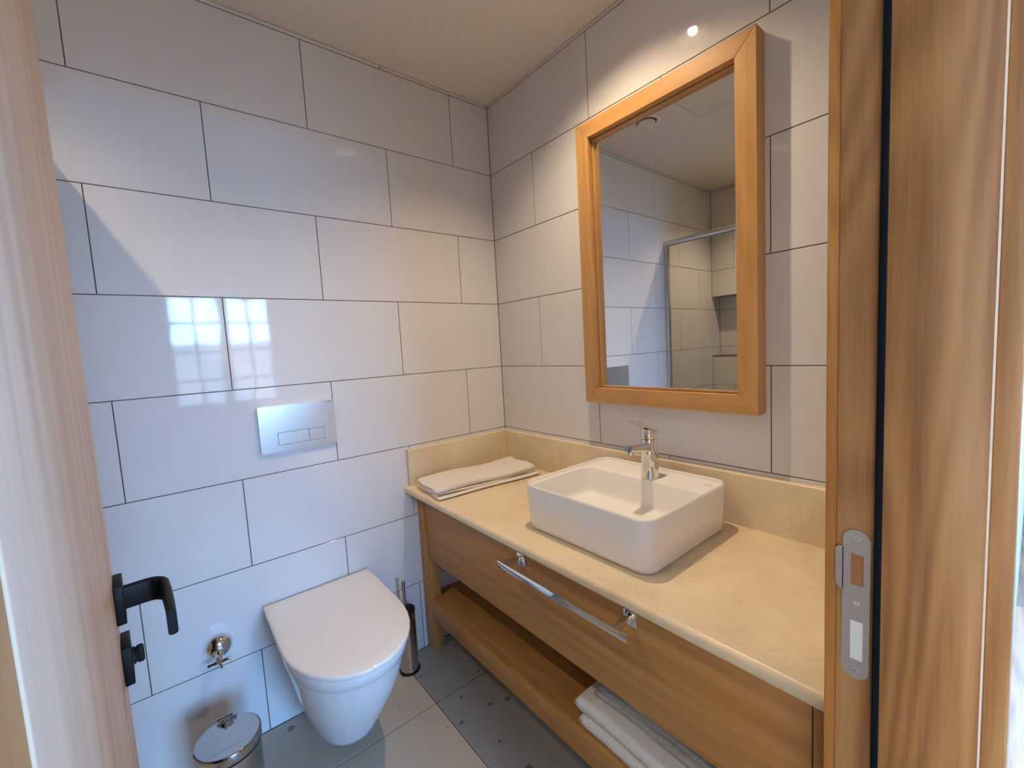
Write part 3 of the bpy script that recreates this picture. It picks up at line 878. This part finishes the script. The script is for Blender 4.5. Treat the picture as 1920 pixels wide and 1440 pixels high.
# ------------------------------------------------------------------ toilet brush
QX, QY = -.622, -.075
tb = thing('toilet_brush', (QX, QY, 0), 'toilet brush in a slim steel canister between toilet and washstand', 'toilet brush')
bm = bmesh.new(); lathe(bm, (QX, QY, 0), [(.0375, .006), (.0375, .255)], n=40); finish(bm, 'canister', steel_m, tb, sharp=50)
bm = bmesh.new(); lathe(bm, (QX, QY, 0), [(.041, 0), (.041, .008), (.038, .010)], n=40); finish(bm, 'base_ring', black_m, tb, sharp=50)
bm = bmesh.new(); lathe(bm, (QX, QY, 0), [(.0385, .250), (.0385, .259), (.035, .261), (.012, .262), (.012, .268), (.0, .268)], n=40); finish(bm, 'lid', black_m, tb, sharp=50)
bm = bmesh.new(); lathe(bm, (QX, QY, 0), [(.0068, .262), (.0068, .345), (.0075, .347), (.0075, .375), (.005, .379), (.0, .380)], n=20); finish(bm, 'handle', steel_m, tb, sharp=50)

# ------------------------------------------------------------------ towels
def towel(name, cx, cy, z0, lx, ly, layers, rot, mat, label, cat, group=None, seed=1, taper=0):
    """folded towel: a stack of soft folds, each fold a rounded slab; local x length, y width"""
    rnd = random.Random(seed)
    t = thing(name, (cx, cy, z0), label, cat, group)
    ca, sa = math.cos(rot), math.sin(rot)
    z = z0
    for li, (th_, dx, dy, sx, sy) in enumerate(layers):
        bm = bmesh.new()
        nx, ny = 44, 22
        hx_, hy_ = lx / 2 * sx, ly / 2 * sy
        ph = rnd.random() * 9
        grid = {}
        for side in (0, 1):
            for i in range(nx + 1):
                for j in range(ny + 1):
                    u = -1 + 2 * i / nx; v = -1 + 2 * j / ny
                    u = math.copysign(abs(u) ** .8, u); v = math.copysign(abs(v) ** .75, v)
                    e = min(1, (1 - abs(u)) / .035) ; g = min(1, (1 - abs(v)) / .09)
                    fal = math.sqrt(max(0, 1 - (1 - e) ** 2)) * math.sqrt(max(0, 1 - (1 - g) ** 2))
                    wob = .0022 * math.sin(u * 5 + ph) + .0015 * math.sin(v * 4 + u * 3 + ph * 2)
                    xx = u * hx_ + dx + .003 * math.sin(v * 5 + ph); yy = v * hy_ + dy + .0035 * math.sin(u * 4 + ph)
                    zz = z + th_ / 2 + (1 if side else -1) * th_ / 2 * fal + (wob if side else 0) * fal
                    if side == 0 and li: zz += wob * .6 * fal
                    if (i in (0, nx) or j in (0, ny)) and side == 1: grid[(1, i, j)] = grid[(0, i, j)]; continue
                    grid[(side, i, j)] = bm.verts.new((cx + xx * ca - yy * sa, cy + xx * sa + yy * ca, zz))
        for side in (0, 1):
            for i in range(nx):
                for j in range(ny):
                    q = [grid[(side, i, j)], grid[(side, i + 1, j)], grid[(side, i + 1, j + 1)], grid[(side, i, j + 1)]]
                    try: bm.faces.new(q if side else q[::-1])
                    except ValueError: pass
        finish(bm, 'fold', mat, t, sharp=80)
        z += th_ * .93
    return t
towel('folded_hand_towel', -.290, -.180, CT + .0012, .480, .215, [(.0135, .000, -.006, 1.0, 1.0), (.009, -.007, .000, .97, .94), (.020, -.005, .002, .985, .95)], R(-5), towel_m,
      'white hand towel folded into a long pad on the marble left of the basin', 'towel', seed=3)
for k, (z0, th_, cx, cy, lx, ly, mat, lab) in enumerate([
    (.2340, .042, -.290, -1.158, .400, .545, towel2_m, 'lowest thick white bath towel of the stack on the lower shelf'),
    (.2795, .042, -.286, -1.152, .410, .555, towel2_m, 'thick white bath towel in the middle of the stack on the lower shelf')]):
    towel('folded_bath_towel', cx, cy, z0, lx, ly, [(th_, 0, 0, 1, 1)], 0, mat, lab, 'towel', 'bath towels stacked on the lower shelf', seed=11 + k)
towel('folded_bath_towel', -.265, -1.175, .3255, .385, .51, [(.020, 0, 0, 1, 1), (.018, .003, .004, .985, .98), (.020, .006, .0, .97, .97), (.016, .008, .0, .95, .96)], 0, greytowel_m,
      'topmost greyish towel of the shelf stack, folded in thin layers', 'towel', 'bath towels stacked on the lower shelf', seed=17)

# ------------------------------------------------------------------ shower screen (seen in the mirror)
ss = thing('shower_screen', (-1.53, -.45, 0), 'silver framed glass shower enclosure seen in the mirror', 'shower screen')
box('wall_profile', (-1.548, -.026, .09), (-1.512, -.0005, 1.935), alu_m, ss, bev=.003)
box('glass_panel', (-1.533, -.90, .10), (-1.527, -.026, 1.925), glass_m, ss)
bm = bmesh.new(); lathe(bm, (-1.53, -.0005, 1.94), [(.019, 0), (.019, .9)], (0, -1, 0), 24); finish(bm, 'header_rail', alu_m, ss, sharp=50)
box('corner_profile', (-1.548, -.93, .09), (-1.512, -.90, 1.95), alu_m, ss, bev=.003)
box('glass_panel', (XL + .03, -.918, .10), (-1.548, -.912, 1.925), glass_m, ss)
box('wall_profile', (XL + .0005, -.93, .09), (XL + .03, -.90, 1.935), alu_m, ss, bev=.003)
bm = bmesh.new(); lathe(bm, (XL + .001, -.915, 1.94), [(.016, 0), (.016, .652)], (1, 0, 0), 24); finish(bm, 'header_rail', alu_m, ss, sharp=50)
sy_ = thing('shower_tray', (-1.87, -.46, 0), 'low white acrylic shower tray beneath the glass enclosure', 'shower tray')
box('tray', (XL + .001, -.935, .0005), (-1.508, -.001, .065), china_m, sy_, bev=.006)
box('rim', (-1.55, -.935, .065), (-1.508, -.001, .088), china_m, sy_, bev=.005)
box('rim', (XL + .001, -.935, .065), (-1.55, -.895, .088), china_m, sy_, bev=.005)

# ------------------------------------------------------------------ ceiling fittings
ae = thing('air_vent', (-.808, -.345, H), 'round white extract vent in the ceiling, visible in the mirror', 'vent')
bm = bmesh.new(); lathe(bm, (-.808, -.345, H), [(.074, 0), (.074, -.004), (.066, -.009), (.052, -.010), (.050, -.002), (.050, .0)], n=48); finish(bm, 'ring', white_m, ae, sharp=40)
bm = bmesh.new(); lathe(bm, (-.808, -.345, H), [(.049, -.0005), (.049, -.002)], n=48); finish(bm, 'opening', gap_m, ae)
bm = bmesh.new(); lathe(bm, (-.808, -.345, H), [(.030, -.002), (.043, -.010), (.045, -.016), (.040, -.021), (.0, -.024)], n=48); finish(bm, 'disc', white_m, ae, sharp=50)
hp = thing('access_hatch', (-.81, -.735, H), 'flush painted access hatch in the ceiling, visible in the mirror', 'hatch')
box('frame', (-1.022, -.955, H - .0030), (-.600, -.514, H), ceil_m, hp, bev=.001)
box('gap', (-1.013, -.946, H - .0036), (-.609, -.523, H - .0025), gap_m, hp)
box('panel', (-1.010, -.943, H - .0050), (-.612, -.526, H - .0025), ceil_m, hp, bev=.001)

def downlight(x, y, lab, w):
    t = thing('ceiling_downlight', (x, y, H), lab, 'downlight', 'warm ceiling downlights')
    bm = bmesh.new(); lathe(bm, (x, y, H), [(.0870, .0005), (.0870, -.0025), (.079, -.0055), (.062, -.005), (.0575, .001)], n=48, cap0=False, cap1=False)
    finish(bm, 'trim_ring', chrome_m, t, sharp=40)
    bm = bmesh.new(); lathe(bm, (x, y, H), [(.0575, .0), (.0555, .014), (.049, .028), (.036, .040), (.019, .0445)], n=48, cap0=False, cap1=False); finish(bm, 'reflector', refl_m, t, sharp=60)
    bm = bmesh.new(); lathe(bm, (x, y, H), [(.019, .0445), (.017, .040), (.010, .0365), (.0, .0355)], n=32, cap0=False); finish(bm, 'lens', bulb_m, t, sharp=60)
    bm = bmesh.new(); lathe(bm, (x, y, H), [(.0582, .004), (.0582, .049), (.0, .049)], n=32, cap0=False); finish(bm, 'can', black_m, t, sharp=60)
    ld = bpy.data.lights.new('downlight_beam', 'SPOT'); ld.energy = w; ld.color = (1., .78, .53)
    ld.spot_size = R(126); ld.spot_blend = 1.0; ld.shadow_soft_size = .014
    lo = bpy.data.objects.new('downlight_beam', ld); COL.objects.link(lo); lo.parent = t; lo.location = (0, 0, .0215)
refl_m = plain('white_reflector', (.85, .83, .80), .3, 0., .01)
for (lx, ly), w_, lab in zip(LAMPS, LAMP_W, ('recessed ceiling downlight above the basin', 'recessed ceiling downlight inside the shower')):
    downlight(lx, ly, lab, w_)
